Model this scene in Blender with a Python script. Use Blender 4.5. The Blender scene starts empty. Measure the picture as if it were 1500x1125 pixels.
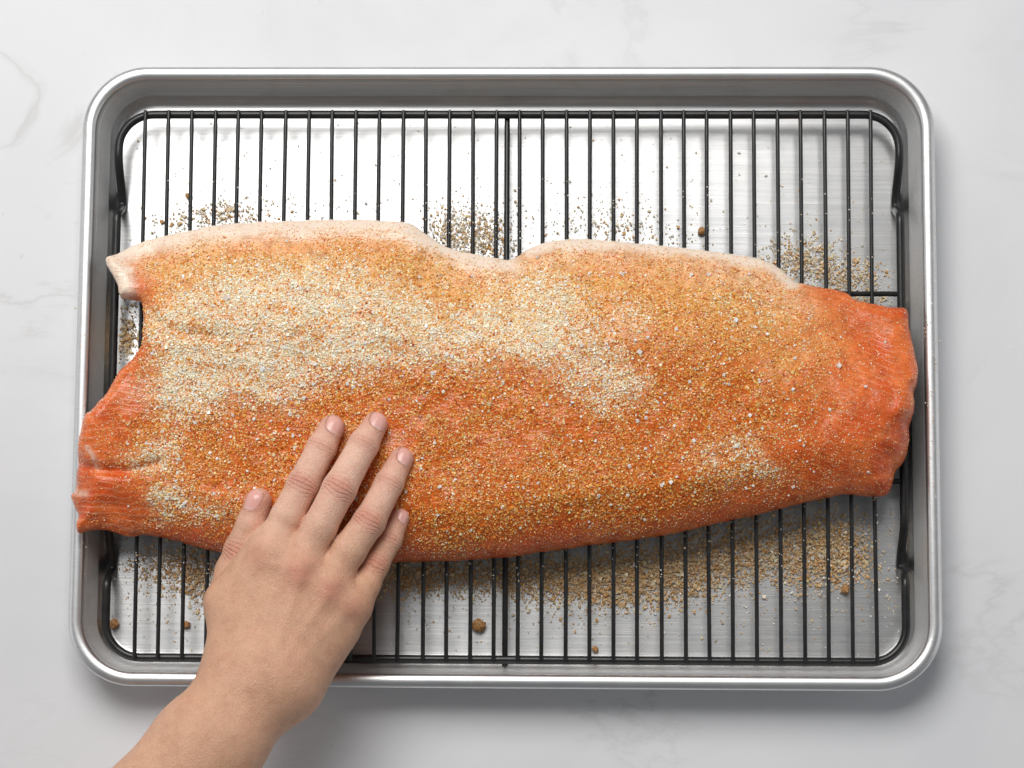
import bpy, math, numpy as np
from mathutils import Vector, Euler

# ------------------------------------------------------------------ camera
scene = bpy.context.scene
CAM_LOC = (0.03542, -0.15267, 1.21784)
CAM_ROT = (0.12223, 0.02569, 0.00639)
LENS = 80.0
cam_data = bpy.data.cameras.new("camera")
cam_data.lens = LENS
cam_data.sensor_width = 36.0
cam_data.sensor_fit = 'HORIZONTAL'
cam_data.clip_start = 0.05
cam_data.clip_end = 50.0
cam = bpy.data.objects.new("camera", cam_data)
cam.location = CAM_LOC
cam.rotation_euler = CAM_ROT
scene.collection.objects.link(cam)
scene.camera = cam

# ------------------------------------------------------------------ light
world = bpy.data.worlds.new("World")
scene.world = world
world.use_nodes = True
bg = world.node_tree.nodes["Background"]
bg.inputs[0].default_value = (0.93, 0.96, 1.0, 1)
bg.inputs[1].default_value = 0.15


def area_light(name, loc, target, sx, sy, watts, col):
    d = bpy.data.lights.new(name, 'AREA')
    d.shape = 'RECTANGLE'
    d.size = sx
    d.size_y = sy
    d.energy = watts
    d.color = col
    o = bpy.data.objects.new(name, d)
    o.location = loc
    o.rotation_euler = (Vector(target) - Vector(loc)).to_track_quat('-Z', 'Y').to_euler()
    scene.collection.objects.link(o)
    return o


area_light("softbox_light", (-0.26, 0.84, 1.32), (0, 0.02, 0), 1.05, 0.90, 23.5, (1.0, 0.985, 0.96))
area_light("added_left_fill", (-1.35, -0.05, 0.55), (0, 0, 0.02), 1.3, 0.9, 2.4, (1, 1, 1))  # added fill that lifts the pan's side walls; no such source is visible
area_light("added_right_fill", (1.35, 0.0, 0.55), (0, 0, 0.02), 1.3, 0.9, 2.4, (1, 1, 1))  # matching added fill from the other side, also unseen

vs = scene.view_settings
vs.view_transform = 'Standard'
vs.look = 'None'
vs.exposure = 0.0
vs.gamma = 1.0
vs.use_curve_mapping = False
scene.render.engine = 'CYCLES'
scene.cycles.use_denoising = True
scene.cycles.max_bounces = 12
scene.cycles.diffuse_bounces = 8

# ------------------------------------------------------------------ helpers
rng = np.random.default_rng(7)
FPX = LENS / 36.0 * 1500.0
RM = np.array(Euler(CAM_ROT).to_matrix())
CP = np.array(CAM_LOC)


def px2w(px, py, z):
    """photo pixel -> point on the horizontal plane at height z"""
    px = np.asarray(px, float)
    py = np.asarray(py, float)
    d = np.stack([(px - 750) / FPX, (562.5 - py) / FPX, -np.ones_like(px)], -1) @ RM.T
    t = (z - CP[2]) / d[..., 2]
    return CP + d * np.asarray(t)[..., None]


def w2px(P):
    q = (np.asarray(P) - CP) @ RM
    return 750 + FPX * q[..., 0] / -q[..., 2], 562.5 - FPX * q[..., 1] / -q[..., 2]


def hash2(ix, iy, seed):
    h = (ix.astype(np.int64) * 374761393 + iy.astype(np.int64) * 668265263 + seed * 982451653) & 0xFFFFFFFF
    h = ((h ^ (h >> 13)) * 1274126177) & 0xFFFFFFFF
    return ((h ^ (h >> 16)) & 0xFFFFFF) / float(0xFFFFFF)


def vnoise(x, y, seed=0):
    ix = np.floor(x)
    iy = np.floor(y)
    fx = x - ix
    fy = y - iy
    fx = fx * fx * (3 - 2 * fx)
    fy = fy * fy * (3 - 2 * fy)
    a = hash2(ix, iy, seed)
    b = hash2(ix + 1, iy, seed)
    c = hash2(ix, iy + 1, seed)
    d = hash2(ix + 1, iy + 1, seed)
    return (a * (1 - fx) + b * fx) * (1 - fy) + (c * (1 - fx) + d * fx) * fy


def fbm(x, y, seed=0, octv=4):
    s = 0
    a = 0.5
    for i in range(octv):
        s = s + a * vnoise(x, y, seed + i * 17)
        x = x * 2.03 + 11.3
        y = y * 2.03 + 5.7
        a *= 0.5
    return s / (1 - 0.5 ** octv)


def sstep(e0, e1, x):
    t = np.clip((x - e0) / (e1 - e0), 0, 1)
    return t * t * (3 - 2 * t)


def seg_dist(px, py, poly, closed=True):
    """unsigned distance to a polyline and inside flag"""
    poly = np.asarray(poly, float)
    best = np.full(px.shape, 1e18)
    inside = np.zeros(px.shape, bool)
    n = len(poly)
    for i in range(n if closed else n - 1):
        x0, y0 = poly[i]
        x1, y1 = poly[(i + 1) % n]
        dx, dy = x1 - x0, y1 - y0
        t = np.clip(((px - x0) * dx + (py - y0) * dy) / (dx * dx + dy * dy + 1e-18), 0, 1)
        best = np.minimum(best, (px - x0 - t * dx) ** 2 + (py - y0 - t * dy) ** 2)
        if closed and dy != 0:
            inside ^= ((y0 > py) != (y1 > py)) & (px < (x1 - x0) * (py - y0) / dy + x0)
    return np.sqrt(best), inside


def sdist(px, py, poly):
    d, ins = seg_dist(px, py, poly)
    return np.where(ins, d, -d)          # positive inside


def catmull(P, n=6, closed=False):
    P = np.asarray(P, float)
    out = []
    m = len(P)
    for i in range(m if closed else m - 1):
        if closed:
            p0, p1, p2, p3 = P[(i - 1) % m], P[i], P[(i + 1) % m], P[(i + 2) % m]
        else:
            p0, p1, p2, p3 = P[max(i - 1, 0)], P[i], P[i + 1], P[min(i + 2, m - 1)]
        for k in range(n):
            t = k / n
            out.append(0.5 * (2 * p1 + (p2 - p0) * t + (2 * p0 - 5 * p1 + 4 * p2 - p3) * t * t + (3 * p1 - p0 - 3 * p2 + p3) * t ** 3))
    if not closed:
        out.append(P[-1])
    return np.array(out)


def mesh_obj(name, V, F, mat, parent=None, smooth=True):
    me = bpy.data.meshes.new(name)
    V = np.asarray(V, np.float32)
    if isinstance(F, np.ndarray):
        k = F.shape[1]
        me.vertices.add(len(V))
        me.vertices.foreach_set("co", V.ravel())
        me.loops.add(F.size)
        me.loops.foreach_set("vertex_index", F.astype(np.int32).ravel())
        me.polygons.add(len(F))
        me.polygons.foreach_set("loop_start", np.arange(0, F.size, k, dtype=np.int32))
        me.update(calc_edges=True)
        me.validate()
    else:
        me.from_pydata([tuple(map(float, v)) for v in V], [], [tuple(map(int, f)) for f in F])
        me.update()
    me.polygons.foreach_set("use_smooth", np.full(len(me.polygons), smooth))
    me.materials.append(mat)
    o = bpy.data.objects.new(name, me)
    scene.collection.objects.link(o)
    if parent is not None:
        o.parent = parent
    return o


def color_attr(o, name, C):
    a = o.data.attributes.new(name, 'FLOAT_COLOR', 'POINT')
    C = np.asarray(C, np.float32)
    a.data.foreach_set("color", np.concatenate([C, np.ones((len(C), 1), np.float32)], 1).ravel())


def float_attr(o, name, A):
    a = o.data.attributes.new(name, 'FLOAT', 'POINT')
    a.data.foreach_set("value", np.asarray(A, np.float32).ravel())


def tag(o, label=None, cat=None, group=None, kind=None):
    if label:
        o["label"] = label
    if cat:
        o["category"] = cat
    if group:
        o["group"] = group
    if kind:
        o["kind"] = kind
    return o


def empty(name, loc=(0, 0, 0)):
    o = bpy.data.objects.new(name, None)
    o.empty_display_size = 0.02
    o.location = loc
    scene.collection.objects.link(o)
    return o


def tube(path, rad, sides=12, closed=False):
    """round wire swept along a path; open ends are rounded"""
    P = np.asarray(path, float)
    n = len(P)
    R = np.full(n, rad) if np.isscalar(rad) else np.asarray(rad, float)
    if closed:
        T = np.roll(P, -1, 0) - np.roll(P, 1, 0)
    else:
        T = np.gradient(P, axis=0)
    T /= np.linalg.norm(T, axis=1)[:, None] + 1e-12
    if not closed:
        ext_p, ext_t, ext_r = [], [], []
        for a in (80, 55, 28):
            a = math.radians(a)
            ext_p.append(P[0] - T[0] * R[0] * math.sin(a)); ext_t.append(T[0]); ext_r.append(R[0] * math.cos(a))
        tail_p, tail_t, tail_r = [], [], []
        for a in (28, 55, 80):
            a = math.radians(a)
            tail_p.append(P[-1] + T[-1] * R[-1] * math.sin(a)); tail_t.append(T[-1]); tail_r.append(R[-1] * math.cos(a))
        P = np.concatenate([ext_p, P, tail_p])
        T = np.concatenate([ext_t, T, tail_t])
        R = np.concatenate([ext_r, R, tail_r])
        n = len(P)
    U = np.cross(np.array([0, 0, 1.0]), T)
    bad = np.linalg.norm(U, axis=1) < 1e-6
    U[bad] = (1, 0, 0)
    U /= np.linalg.norm(U, axis=1)[:, None]
    W = np.cross(T, U)
    a = np.arange(sides) / sides * 2 * math.pi
    V = P[:, None] + R[:, None, None] * (U[:, None] * np.cos(a)[None, :, None] + W[:, None] * np.sin(a)[None, :, None])
    V = V.reshape(-1, 3)
    F = []
    for i in range(n if closed else n - 1):
        j = (i + 1) % n
        for k in range(sides):
            l = (k + 1) % sides
            F.append((i * sides + k, i * sides + l, j * sides + l, j * sides + k))
    if not closed:
        F.append(tuple(range(sides - 1, -1, -1)))
        F.append(tuple((n - 1) * sides + k for k in range(sides)))
    return V, F


# ---- implicit surfaces -------------------------------------------------
def smin(a, b, k):
    h = np.clip(0.5 + 0.5 * (b - a) / k, 0, 1)
    return b * (1 - h) + a * h - k * h * (1 - h)


def round_cone(p, a, b, r1, r2):
    a = np.asarray(a, float)
    b = np.asarray(b, float)
    ba = b - a
    l2 = ba @ ba
    rr = r1 - r2
    a2 = l2 - rr * rr
    il2 = 1.0 / l2
    pa = p - a
    y = pa @ ba
    z = y - l2
    x2 = ((pa * l2 - y[:, None] * ba) ** 2).sum(1)
    y2 = y * y * l2
    z2 = z * z * l2
    k = np.sign(rr) * rr * rr * x2
    d = (np.sqrt(x2 * a2 * il2) + y * rr) * il2 - r1
    c1 = np.sign(z) * a2 * z2 > k
    c2 = np.sign(y) * a2 * y2 < k
    d = np.where(c2, np.sqrt(x2 + y2) * il2 - r1, d)
    d = np.where(c1, np.sqrt(x2 + z2) * il2 - r2, d)
    return d


def surface_nets(fn, lo, hi, h, B=8, margin=0.003):
    lo = np.asarray(lo, float)
    nb = np.ceil((np.asarray(hi) - lo) / (h * B)).astype(int)
    bc = np.stack(np.meshgrid(*[np.arange(n) for n in nb], indexing='ij'), -1).reshape(-1, 3)
    cen = lo + (bc * B + (B - 1) / 2) * h
    fc = fn(cen)
    act = np.abs(fc) < h * B * 0.9 + margin
    F = np.empty(tuple(nb * B), np.float32)
    F8 = F.reshape(nb[0], B, nb[1], B, nb[2], B)
    F8[...] = np.where(fc > 0, 1, -1).astype(np.float32).reshape(nb[0], 1, nb[1], 1, nb[2], 1)
    loc = np.stack(np.meshgrid(*[np.arange(B)] * 3, indexing='ij'), -1).reshape(-1, 3)
    blocks = bc[act]
    for s in range(0, len(blocks), 600):
        bb = blocks[s:s + 600]
        idx = (bb[:, None] * B + loc[None]).reshape(-1, 3)
        F[idx[:, 0], idx[:, 1], idx[:, 2]] = fn(lo + idx * h)
    return nets_from_grid(F, lo, h)


def nets_from_grid(F, lo, h):
    S = F < 0
    n = np.array(F.shape) - 1
    cnt = np.zeros(n, np.int8)
    for dx in (0, 1):
        for dy in (0, 1):
            for dz in (0, 1):
                cnt += S[dx:dx + n[0], dy:dy + n[1], dz:dz + n[2]]
    cells = np.argwhere((cnt > 0) & (cnt < 8))
    idx = np.full(n, -1, np.int64)
    idx[tuple(cells.T)] = np.arange(len(cells))
    acc = np.zeros((len(cells), 3))
    num = np.zeros(len(cells))
    corners = [(a, b, c) for a in (0, 1) for b in (0, 1) for c in (0, 1)]
    for ca in corners:
        for ax in range(3):
            if ca[ax] == 1:
                continue
            cb = list(ca)
            cb[ax] = 1
            fa = F[cells[:, 0] + ca[0], cells[:, 1] + ca[1], cells[:, 2] + ca[2]]
            fb = F[cells[:, 0] + cb[0], cells[:, 1] + cb[1], cells[:, 2] + cb[2]]
            m = (fa < 0) != (fb < 0)
            t = np.where(m, fa / np.where(m, fa - fb, 1), 0)
            p = np.tile(np.array(ca, float), (len(cells), 1))
            p[:, ax] += t
            acc += p * m[:, None]
            num += m
    V = np.asarray(lo) + (cells + acc / num[:, None]) * h
    quads = []
    for ax in range(3):
        b, c = (ax + 1) % 3, (ax + 2) % 3
        sl0 = [slice(1, None)] * 3
        sl1 = [slice(1, None)] * 3
        sl0[ax] = slice(0, -1)
        sl1[ax] = slice(1, None)
        A = S[tuple(sl0)]
        Bm = S[tuple(sl1)]
        e = np.argwhere(A != Bm)
        off = np.ones(3, int)
        off[ax] = 0
        e = e + off
        ok = (e[:, b] < n[b]) & (e[:, c] < n[c]) & (e[:, ax] < n[ax])
        e = e[ok]
        ins = S[e[:, 0], e[:, 1], e[:, 2]]

        def g(db, dc):
            q = e.copy()
            q[:, b] -= db
            q[:, c] -= dc
            return idx[q[:, 0], q[:, 1], q[:, 2]]
        Q = np.stack([g(1, 1), g(0, 1), g(0, 0), g(1, 0)], 1)
        Q[~ins] = Q[~ins][:, ::-1]
        quads.append(Q)
    Q = np.concatenate(quads)
    Q = Q[(Q >= 0).all(1)]
    return V, Q


def laplace(V, Q, it, lam=0.5):
    E = np.concatenate([Q[:, [0, 1]], Q[:, [1, 2]], Q[:, [2, 3]], Q[:, [3, 0]]])
    E = np.concatenate([E, E[:, ::-1]])
    deg = np.bincount(E[:, 0], minlength=len(V)).astype(float)
    for _ in range(it):
        S = np.stack([np.bincount(E[:, 0], V[E[:, 1], k], minlength=len(V)) for k in range(3)], 1)
        V = V + lam * (S / deg[:, None] - V)
    return V


# ------------------------------------------------------------------ materials
def new_mat(name):
    m = bpy.data.materials.new(name)
    m.use_nodes = True
    nt = m.node_tree
    return m, nt, nt.nodes["Principled BSDF"]


def N(nt, typ, **kw):
    n = nt.nodes.new(typ)
    for k, v in kw.items():
        setattr(n, k, v)
    return n


def noise(nt, vec, scale, detail=4, rough=0.55, dist=0.0):
    n = N(nt, 'ShaderNodeTexNoise')
    n.inputs['Scale'].default_value = scale
    n.inputs['Detail'].default_value = detail
    n.inputs['Roughness'].default_value = rough
    n.inputs['Distortion'].default_value = dist
    if vec is not None:
        nt.links.new(vec, n.inputs['Vector'])
    return n.outputs['Fac']


def ramp(nt, fac, stops):
    r = N(nt, 'ShaderNodeValToRGB')
    e = r.color_ramp.elements
    while len(e) < len(stops):
        e.new(0.5)
    for s, (p, c) in zip(e, stops):
        s.position = p
        s.color = c if len(c) == 4 else (*c, 1)
    nt.links.new(fac, r.inputs[0])
    return r.outputs[0]


def mapping(nt, vec, scale=(1, 1, 1), rot=(0, 0, 0)):
    m = N(nt, 'ShaderNodeMapping')
    m.inputs['Scale'].default_value = scale
    m.inputs['Rotation'].default_value = rot
    nt.links.new(vec, m.inputs['Vector'])
    return m.outputs[0]


def mixc(nt, fac, a, b, typ='MIX'):
    m = N(nt, 'ShaderNodeMix', data_type='RGBA', blend_type=typ)
    for s, v in ((m.inputs[0], fac), (m.inputs[6], a), (m.inputs[7], b)):
        if hasattr(v, 'is_linked'):
            nt.links.new(v, s)
        elif isinstance(v, (int, float)):
            s.default_value = v
        else:
            s.default_value = (*v, 1) if len(v) == 3 else v
    return m.outputs[2]


def math_n(nt, op, a, b=0.0, clamp=False):
    m = N(nt, 'ShaderNodeMath', operation=op, use_clamp=clamp)
    for s, v in ((m.inputs[0], a), (m.inputs[1], b)):
        if hasattr(v, 'is_linked'):
            nt.links.new(v, s)
        else:
            s.default_value = v
    return m.outputs[0]


def bump(nt, height, strength, dist, normal=None):
    b = N(nt, 'ShaderNodeBump')
    b.inputs['Strength'].default_value = strength
    b.inputs['Distance'].default_value = dist
    nt.links.new(height, b.inputs['Height'])
    if normal is not None:
        nt.links.new(normal, b.inputs['Normal'])
    return b.outputs[0]


def objco(nt):
    return N(nt, 'ShaderNodeTexCoord').outputs['Object']


def attr(nt, name):
    a = N(nt, 'ShaderNodeAttribute', attribute_name=name)
    return a


# marble worktop
MARBLE, nt, P = new_mat("pale_marble")
co = objco(nt)
cloud = noise(nt, co, 5.0, 5, 0.6, 0.6)
c1 = ramp(nt, cloud, [(0.30, (0.705, 0.712, 0.735)), (0.55, (0.775, 0.78, 0.797)), (0.75, (0.79, 0.793, 0.805))])
vn = noise(nt, mapping(nt, co, (1.0, 1.7, 1), (0, 0, 0.5)), 3.4, 6, 0.6, 1.2)
vein = math_n(nt, 'ABSOLUTE', math_n(nt, 'SUBTRACT', vn, 0.5))
vm = ramp(nt, vein, [(0.0, (1, 1, 1)), (0.012, (0.35, 0.35, 0.35)), (0.03, (0, 0, 0))])
vmask = ramp(nt, noise(nt, co, 4.0, 3), [(0.45, (0, 0, 0)), (0.65, (1, 1, 1))])
vfac = math_n(nt, 'MULTIPLY', math_n(nt, 'MULTIPLY', vm, vmask), 0.55)
c2 = mixc(nt, vfac, c1, (0.55, 0.545, 0.53))
speck = ramp(nt, noise(nt, co, 160, 2, 0.5), [(0.22, (1, 1, 1)), (0.27, (0, 0, 0))])
c3 = mixc(nt, math_n(nt, 'MULTIPLY', speck, 0.25), c2, (0.5, 0.49, 0.48))
nt.links.new(c3, P.inputs['Base Color'])
P.inputs['Roughness'].default_value = 0.55
P.inputs['Specular IOR Level'].default_value = 0.25

# brushed aluminium
def aluminium(name, brushed, rough=None):
    m, nt, P = new_mat(name)
    co = objco(nt)
    P.inputs['Metallic'].default_value = 1.0
    lines = noise(nt, mapping(nt, co, (14, 900, 900)), 1.0, 3, 0.7)
    stain = noise(nt, co, 45, 5, 0.65, 0.4)
    sm = ramp(nt, stain, [(0.52, (0, 0, 0)), (0.74, (1, 1, 1))])
    base = ramp(nt, lines, [(0.3, (0.52, 0.525, 0.535)), (0.7, (0.68, 0.68, 0.675))] if brushed else [(0.3, (0.74, 0.745, 0.75)), (0.7, (0.84, 0.84, 0.84))])
    col = mixc(nt, math_n(nt, 'MULTIPLY', sm, 0.22), base, (0.50, 0.44, 0.36))
    nt.links.new(col, P.inputs['Base Color'])
    r0 = 0.37 if brushed else 0.38
    if rough:
        r0 = rough
    rr = N(nt, 'ShaderNodeMapRange')
    rr.inputs['To Min'].default_value = r0 - 0.05
    rr.inputs['To Max'].default_value = r0 + 0.07
    nt.links.new(noise(nt, co, 60, 4, 0.6), rr.inputs[0])
    nt.links.new(rr.outputs[0], P.inputs['Roughness'])
    if brushed:
        P.inputs['Anisotropic'].default_value = 0.6
        P.inputs['Anisotropic Rotation'].default_value = 0.25
        tg = N(nt, 'ShaderNodeTangent', direction_type='UV_MAP', uv_map="UVMap")
        nt.links.new(tg.outputs[0], P.inputs['Tangent'])
    nb = bump(nt, lines, 0.16 if brushed else 0.04, 0.0004)
    nb = bump(nt, noise(nt, co, 22, 3, 0.5), 0.25, 0.0008, nb)
    scr = noise(nt, mapping(nt, co, (40, 600, 100), (0, 0, 0.35)), 1.0, 2, 0.5)
    nb = bump(nt, ramp(nt, scr, [(0.70, (0, 0, 0)), (0.78, (1, 1, 1))]), 0.08, 0.0003, nb)
    nt.links.new(nb, P.inputs['Normal'])
    return m


ALU = aluminium("brushed_aluminium", True)
ALU_RIM = aluminium("rolled_aluminium", False)
ALU_WALL = aluminium("dull_aluminium", False, 0.66)

# black nonstick wire
WIRE, nt, P = new_mat("black_nonstick_wire")
co = objco(nt)
nt.links.new(ramp(nt, noise(nt, co, 120, 3), [(0.3, (0.010, 0.010, 0.011)), (0.7, (0.022, 0.022, 0.022))]), P.inputs['Base Color'])
P.inputs['Roughness'].default_value = 0.33
P.inputs['Specular IOR Level'].default_value = 0.45
nt.links.new(bump(nt, noise(nt, co, 900, 2), 0.12, 0.0003), P.inputs['Normal'])

# salmon flesh (colours come from the fish: attribute "tint")
FLESH, nt, P = new_mat("salmon_flesh")
co = objco(nt)
tint = attr(nt, "tint").outputs['Color']
bare = attr(nt, "bare").outputs['Fac']
flow = attr(nt, "flow").outputs['Vector']
w = N(nt, 'ShaderNodeTexWave', wave_type='BANDS', bands_direction='Y', wave_profile='SIN')
w.inputs['Scale'].default_value = 95.0
w.inputs['Distortion'].default_value = 13.0
w.inputs['Detail'].default_value = 3.0
w.inputs['Detail Scale'].default_value = 0.35
nt.links.new(flow, w.inputs['Vector'])
lines = ramp(nt, w.outputs['Fac'], [(0.62, (0, 0, 0)), (0.98, (1, 1, 1))])
brk = ramp(nt, noise(nt, co, 55, 4), [(0.35, (0, 0, 0)), (0.65, (1, 1, 1))])
lf = math_n(nt, 'MULTIPLY', math_n(nt, 'MULTIPLY', lines, brk), math_n(nt, 'MULTIPLY', bare, 0.38))
mott = noise(nt, co, 160, 5, 0.7)
cA = mixc(nt, math_n(nt, 'SUBTRACT', 0.75, math_n(nt, 'MULTIPLY', attr(nt, 'fat').outputs['Fac'], 0.6)), tint, ramp(nt, mott, [(0.3, (0.55, 0.42, 0.38)), (0.5, (0.95, 0.95, 0.95)), (0.7, (1.25, 1.3, 1.35))]), 'MULTIPLY')
cB = mixc(nt, lf, cA, (0.92, 0.50, 0.30))
nt.links.new(cB, P.inputs['Base Color'])
P.inputs['Roughness'].default_value = 0.20
P.inputs['Specular IOR Level'].default_value = 0.40
P.inputs['Subsurface Weight'].default_value = 0.18
P.inputs['Subsurface Radius'].default_value = (1.0, 0.35, 0.15)
P.inputs['Subsurface Scale'].default_value = 0.003
nb = bump(nt, noise(nt, co, 380, 4, 0.65), 0.38, 0.0008)
nb = bump(nt, lines, 0.18, 0.0006, nb)
nt.links.new(nb, P.inputs['Normal'])

# fish skin on the underside
FSKIN, nt, P = new_mat("silver_fish_skin")
co = objco(nt)
nt.links.new(ramp(nt, noise(nt, co, 300, 3), [(0.35, (0.16, 0.13, 0.11)), (0.7, (0.42, 0.36, 0.31))]), P.inputs['Base Color'])
P.inputs['Roughness'].default_value = 0.35


def grain_mat(name, rough, trans):
    """sugar and salt let some light through: diffuse + translucent with a clear gloss"""
    m, nt, P = new_mat(name)
    c = attr(nt, "tint").outputs['Color']
    nt.links.new(c, P.inputs['Base Color'])
    P.inputs['Roughness'].default_value = rough
    P.inputs['Specular IOR Level'].default_value = 0.5
    # facet normals leaned upward to brighten the grains, standing in for inner scatter
    geo = N(nt, 'ShaderNodeNewGeometry')
    vm = N(nt, 'ShaderNodeMix', data_type='VECTOR')
    vm.inputs[0].default_value = 0.25
    nt.links.new(geo.outputs['Normal'], vm.inputs[4])
    vm.inputs[5].default_value = (0, 0, 1)
    nz = N(nt, 'ShaderNodeVectorMath', operation='NORMALIZE')
    nt.links.new(vm.outputs[1], nz.inputs[0])
    nt.links.new(nz.outputs[0], P.inputs['Normal'])
    tr = N(nt, 'ShaderNodeBsdfTranslucent')
    nt.links.new(c, tr.inputs['Color'])
    mx = N(nt, 'ShaderNodeMixShader')
    mx.inputs[0].default_value = trans
    nt.links.new(P.outputs[0], mx.inputs[1])
    nt.links.new(tr.outputs[0], mx.inputs[2])
    nt.links.new(mx.outputs[0], nt.nodes['Material Output'].inputs['Surface'])
    return m


GRAIN = grain_mat("sugar_grains", 0.18, 0.06)
SALT = grain_mat("salt_crystals", 0.22, 0.15)

# lumps of brown sugar
LUMP, nt, P = new_mat("brown_sugar_lump")
co = objco(nt)
nt.links.new(ramp(nt, noise(nt, co, 900, 3, 0.7), [(0.3, (0.30, 0.12, 0.03)), (0.5, (0.50, 0.24, 0.08)), (0.7, (0.72, 0.45, 0.22))]), P.inputs['Base Color'])
P.inputs['Roughness'].default_value = 0.5
nt.links.new(bump(nt, noise(nt, co, 1200, 3), 0.8, 0.0008), P.inputs['Normal'])

# skin
SKIN, nt, P = new_mat("hand_skin")
co = objco(nt)
tint = attr(nt, "tint").outputs['Color']
fu = attr(nt, "crease_u").outputs['Fac']
fm = attr(nt, "crease_m").outputs['Fac']
mot = noise(nt, co, 170, 5, 0.6)
cA = mixc(nt, 0.8, tint, ramp(nt, mot, [(0.3, (0.90, 0.84, 0.82)), (0.5, (1, 1, 1)), (0.7, (1.05, 1.07, 1.08))]), 'MULTIPLY')
cA = mixc(nt, 0.8, cA, ramp(nt, noise(nt, co, 1100, 3, 0.7), [(0.3, (0.86, 0.80, 0.77)), (0.5, (1, 1, 1)), (0.7, (1.07, 1.08, 1.09))]), 'MULTIPLY')
blot = noise(nt, co, 45, 3, 0.5)
cA = mixc(nt, math_n(nt, 'MULTIPLY', ramp(nt, blot, [(0.48, (0, 0, 0)), (0.72, (1, 1, 1))]), 0.13), cA, (0.66, 0.30, 0.22))
# creases: lines across the finger at every joint
cu = math_n(nt, 'ADD', math_n(nt, 'MULTIPLY', fu, 1.0), math_n(nt, 'MULTIPLY', math_n(nt, 'SUBTRACT', noise(nt, co, 120, 3), 0.5), 2.6))
sw = math_n(nt, 'SINE', math_n(nt, 'MULTIPLY', cu, 2.5))
crease = ramp(nt, math_n(nt, 'ADD', math_n(nt, 'MULTIPLY', sw, 0.5), 0.5), [(0.0, (1, 1, 1)), (0.30, (0.25, 0.25, 0.25)), (0.55, (0, 0, 0))])
cm = math_n(nt, 'MULTIPLY', crease, fm)
cB = mixc(nt, math_n(nt, 'MULTIPLY', cm, 0.20), cA, (0.45, 0.18, 0.12))
nt.links.new(cB, P.inputs['Base Color'])
P.inputs['Roughness'].default_value = 0.43
P.inputs['Specular IOR Level'].default_value = 0.32
P.inputs['Subsurface Weight'].default_value = 0.22
P.inputs['Subsurface Radius'].default_value = (1.0, 0.4, 0.2)
P.inputs['Subsurface Scale'].default_value = 0.0035
vor = N(nt, 'ShaderNodeTexVoronoi', feature='DISTANCE_TO_EDGE')
vor.inputs['Scale'].default_value = 900
nt.links.new(mapping(nt, co, (1, 0.8, 1), (0, 0, 0.6)), vor.inputs['Vector'])
pores = ramp(nt, vor.outputs['Distance'], [(0.0, (0, 0, 0)), (0.22, (1, 1, 1))])
nb = bump(nt, pores, 0.5, 0.0003)
nb = bump(nt, noise(nt, co, 260, 5, 0.7), 0.34, 0.0011, nb)
nb = bump(nt, math_n(nt, 'SUBTRACT', 1.0, cm), 0.5, 0.0009, nb)
nt.links.new(nb, P.inputs['Normal'])

NAIL, nt, P = new_mat("fingernail")
co = objco(nt)
nt.links.new(attr(nt, "tint").outputs['Color'], P.inputs['Base Color'])
P.inputs['Roughness'].default_value = 0.27
P.inputs['Specular IOR Level'].default_value = 0.5
P.inputs['Subsurface Weight'].default_value = 0.2
P.inputs['Subsurface Radius'].default_value = (1.0, 0.4, 0.25)
P.inputs['Subsurface Scale'].default_value = 0.002

# ------------------------------------------------------------------ worktop
CT = 2.2
V = [(-CT, -CT, 0), (CT, -CT, 0), (CT, CT, 0), (-CT, CT, 0), (-CT, -CT, -0.03), (CT, -CT, -0.03), (CT, CT, -0.03), (-CT, CT, -0.03)]
F = [(0, 1, 2, 3), (7, 6, 5, 4), (0, 4, 5, 1), (1, 5, 6, 2), (2, 6, 7, 3), (3, 7, 4, 0)]
tag(mesh_obj("countertop", V, F, MARBLE, smooth=False), kind="structure")

# ------------------------------------------------------------------ sheet pan
PAN_W, PAN_H, PAN_R = 0.457, 0.3317, 0.0345
FLOOR_Z = 0.0016


def rrect(hw, hh, r, n=18, per=10):
    pts = []
    for cx, cy, a0 in ((hw - r, hh - r, 0), (-hw + r, hh - r, 90), (-hw + r, -hh + r, 180), (hw - r, -hh + r, 270)):
        for k in range(n + 1):
            a = math.radians(a0 + 90 * k / n)
            pts.append((cx + r * math.cos(a), cy + r * math.sin(a)))
    out = []
    m = len(pts)
    for i in range(m):
        p, q = np.array(pts[i]), np.array(pts[(i + 1) % m])
        L = np.linalg.norm(q - p)
        c = 14 if L > 0.05 else 1
        for k in range(c):
            out.append(p + (q - p) * k / c)
    return np.array(out)


def loft(rings, closed_profile=False):
    n = len(rings[0])
    V = np.concatenate(rings)
    F = []
    m = len(rings)
    for i in range(m if closed_profile else m - 1):
        j = (i + 1) % m
        for k in range(n):
            l = (k + 1) % n
            F.append((i * n + k, i * n + l, j * n + l, j * n + k))
    return V, F


def ring(t, z, r=None):
    hw, hh = PAN_W / 2 - t, PAN_H / 2 - t
    rr = max(PAN_R - t * 0.9, 0.004) if r is None else r
    p = rrect(hw, hh, rr)
    return np.concatenate([p, np.full((len(p), 1), z)], 1)


pan = empty("sheet_pan")
tag(pan, "worn aluminium rimmed sheet pan holding the black wire rack", "baking pan")
T_FLOOR = 0.0176       # inset of the floor edge
# rolled rim: a closed bead
rb = 0.0031
prof = []
for k in range(20):
    a = 2 * math.pi * k / 20
    prof.append((0.0037 - 0.0037 * math.cos(a), 0.0230 + rb * math.copysign(abs(math.sin(a)) ** 0.8, math.sin(a))))
V, F = loft([ring(t, z) for t, z in prof], True)
mesh_obj("rolled_rim", V, F, ALU_RIM, pan)
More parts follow.
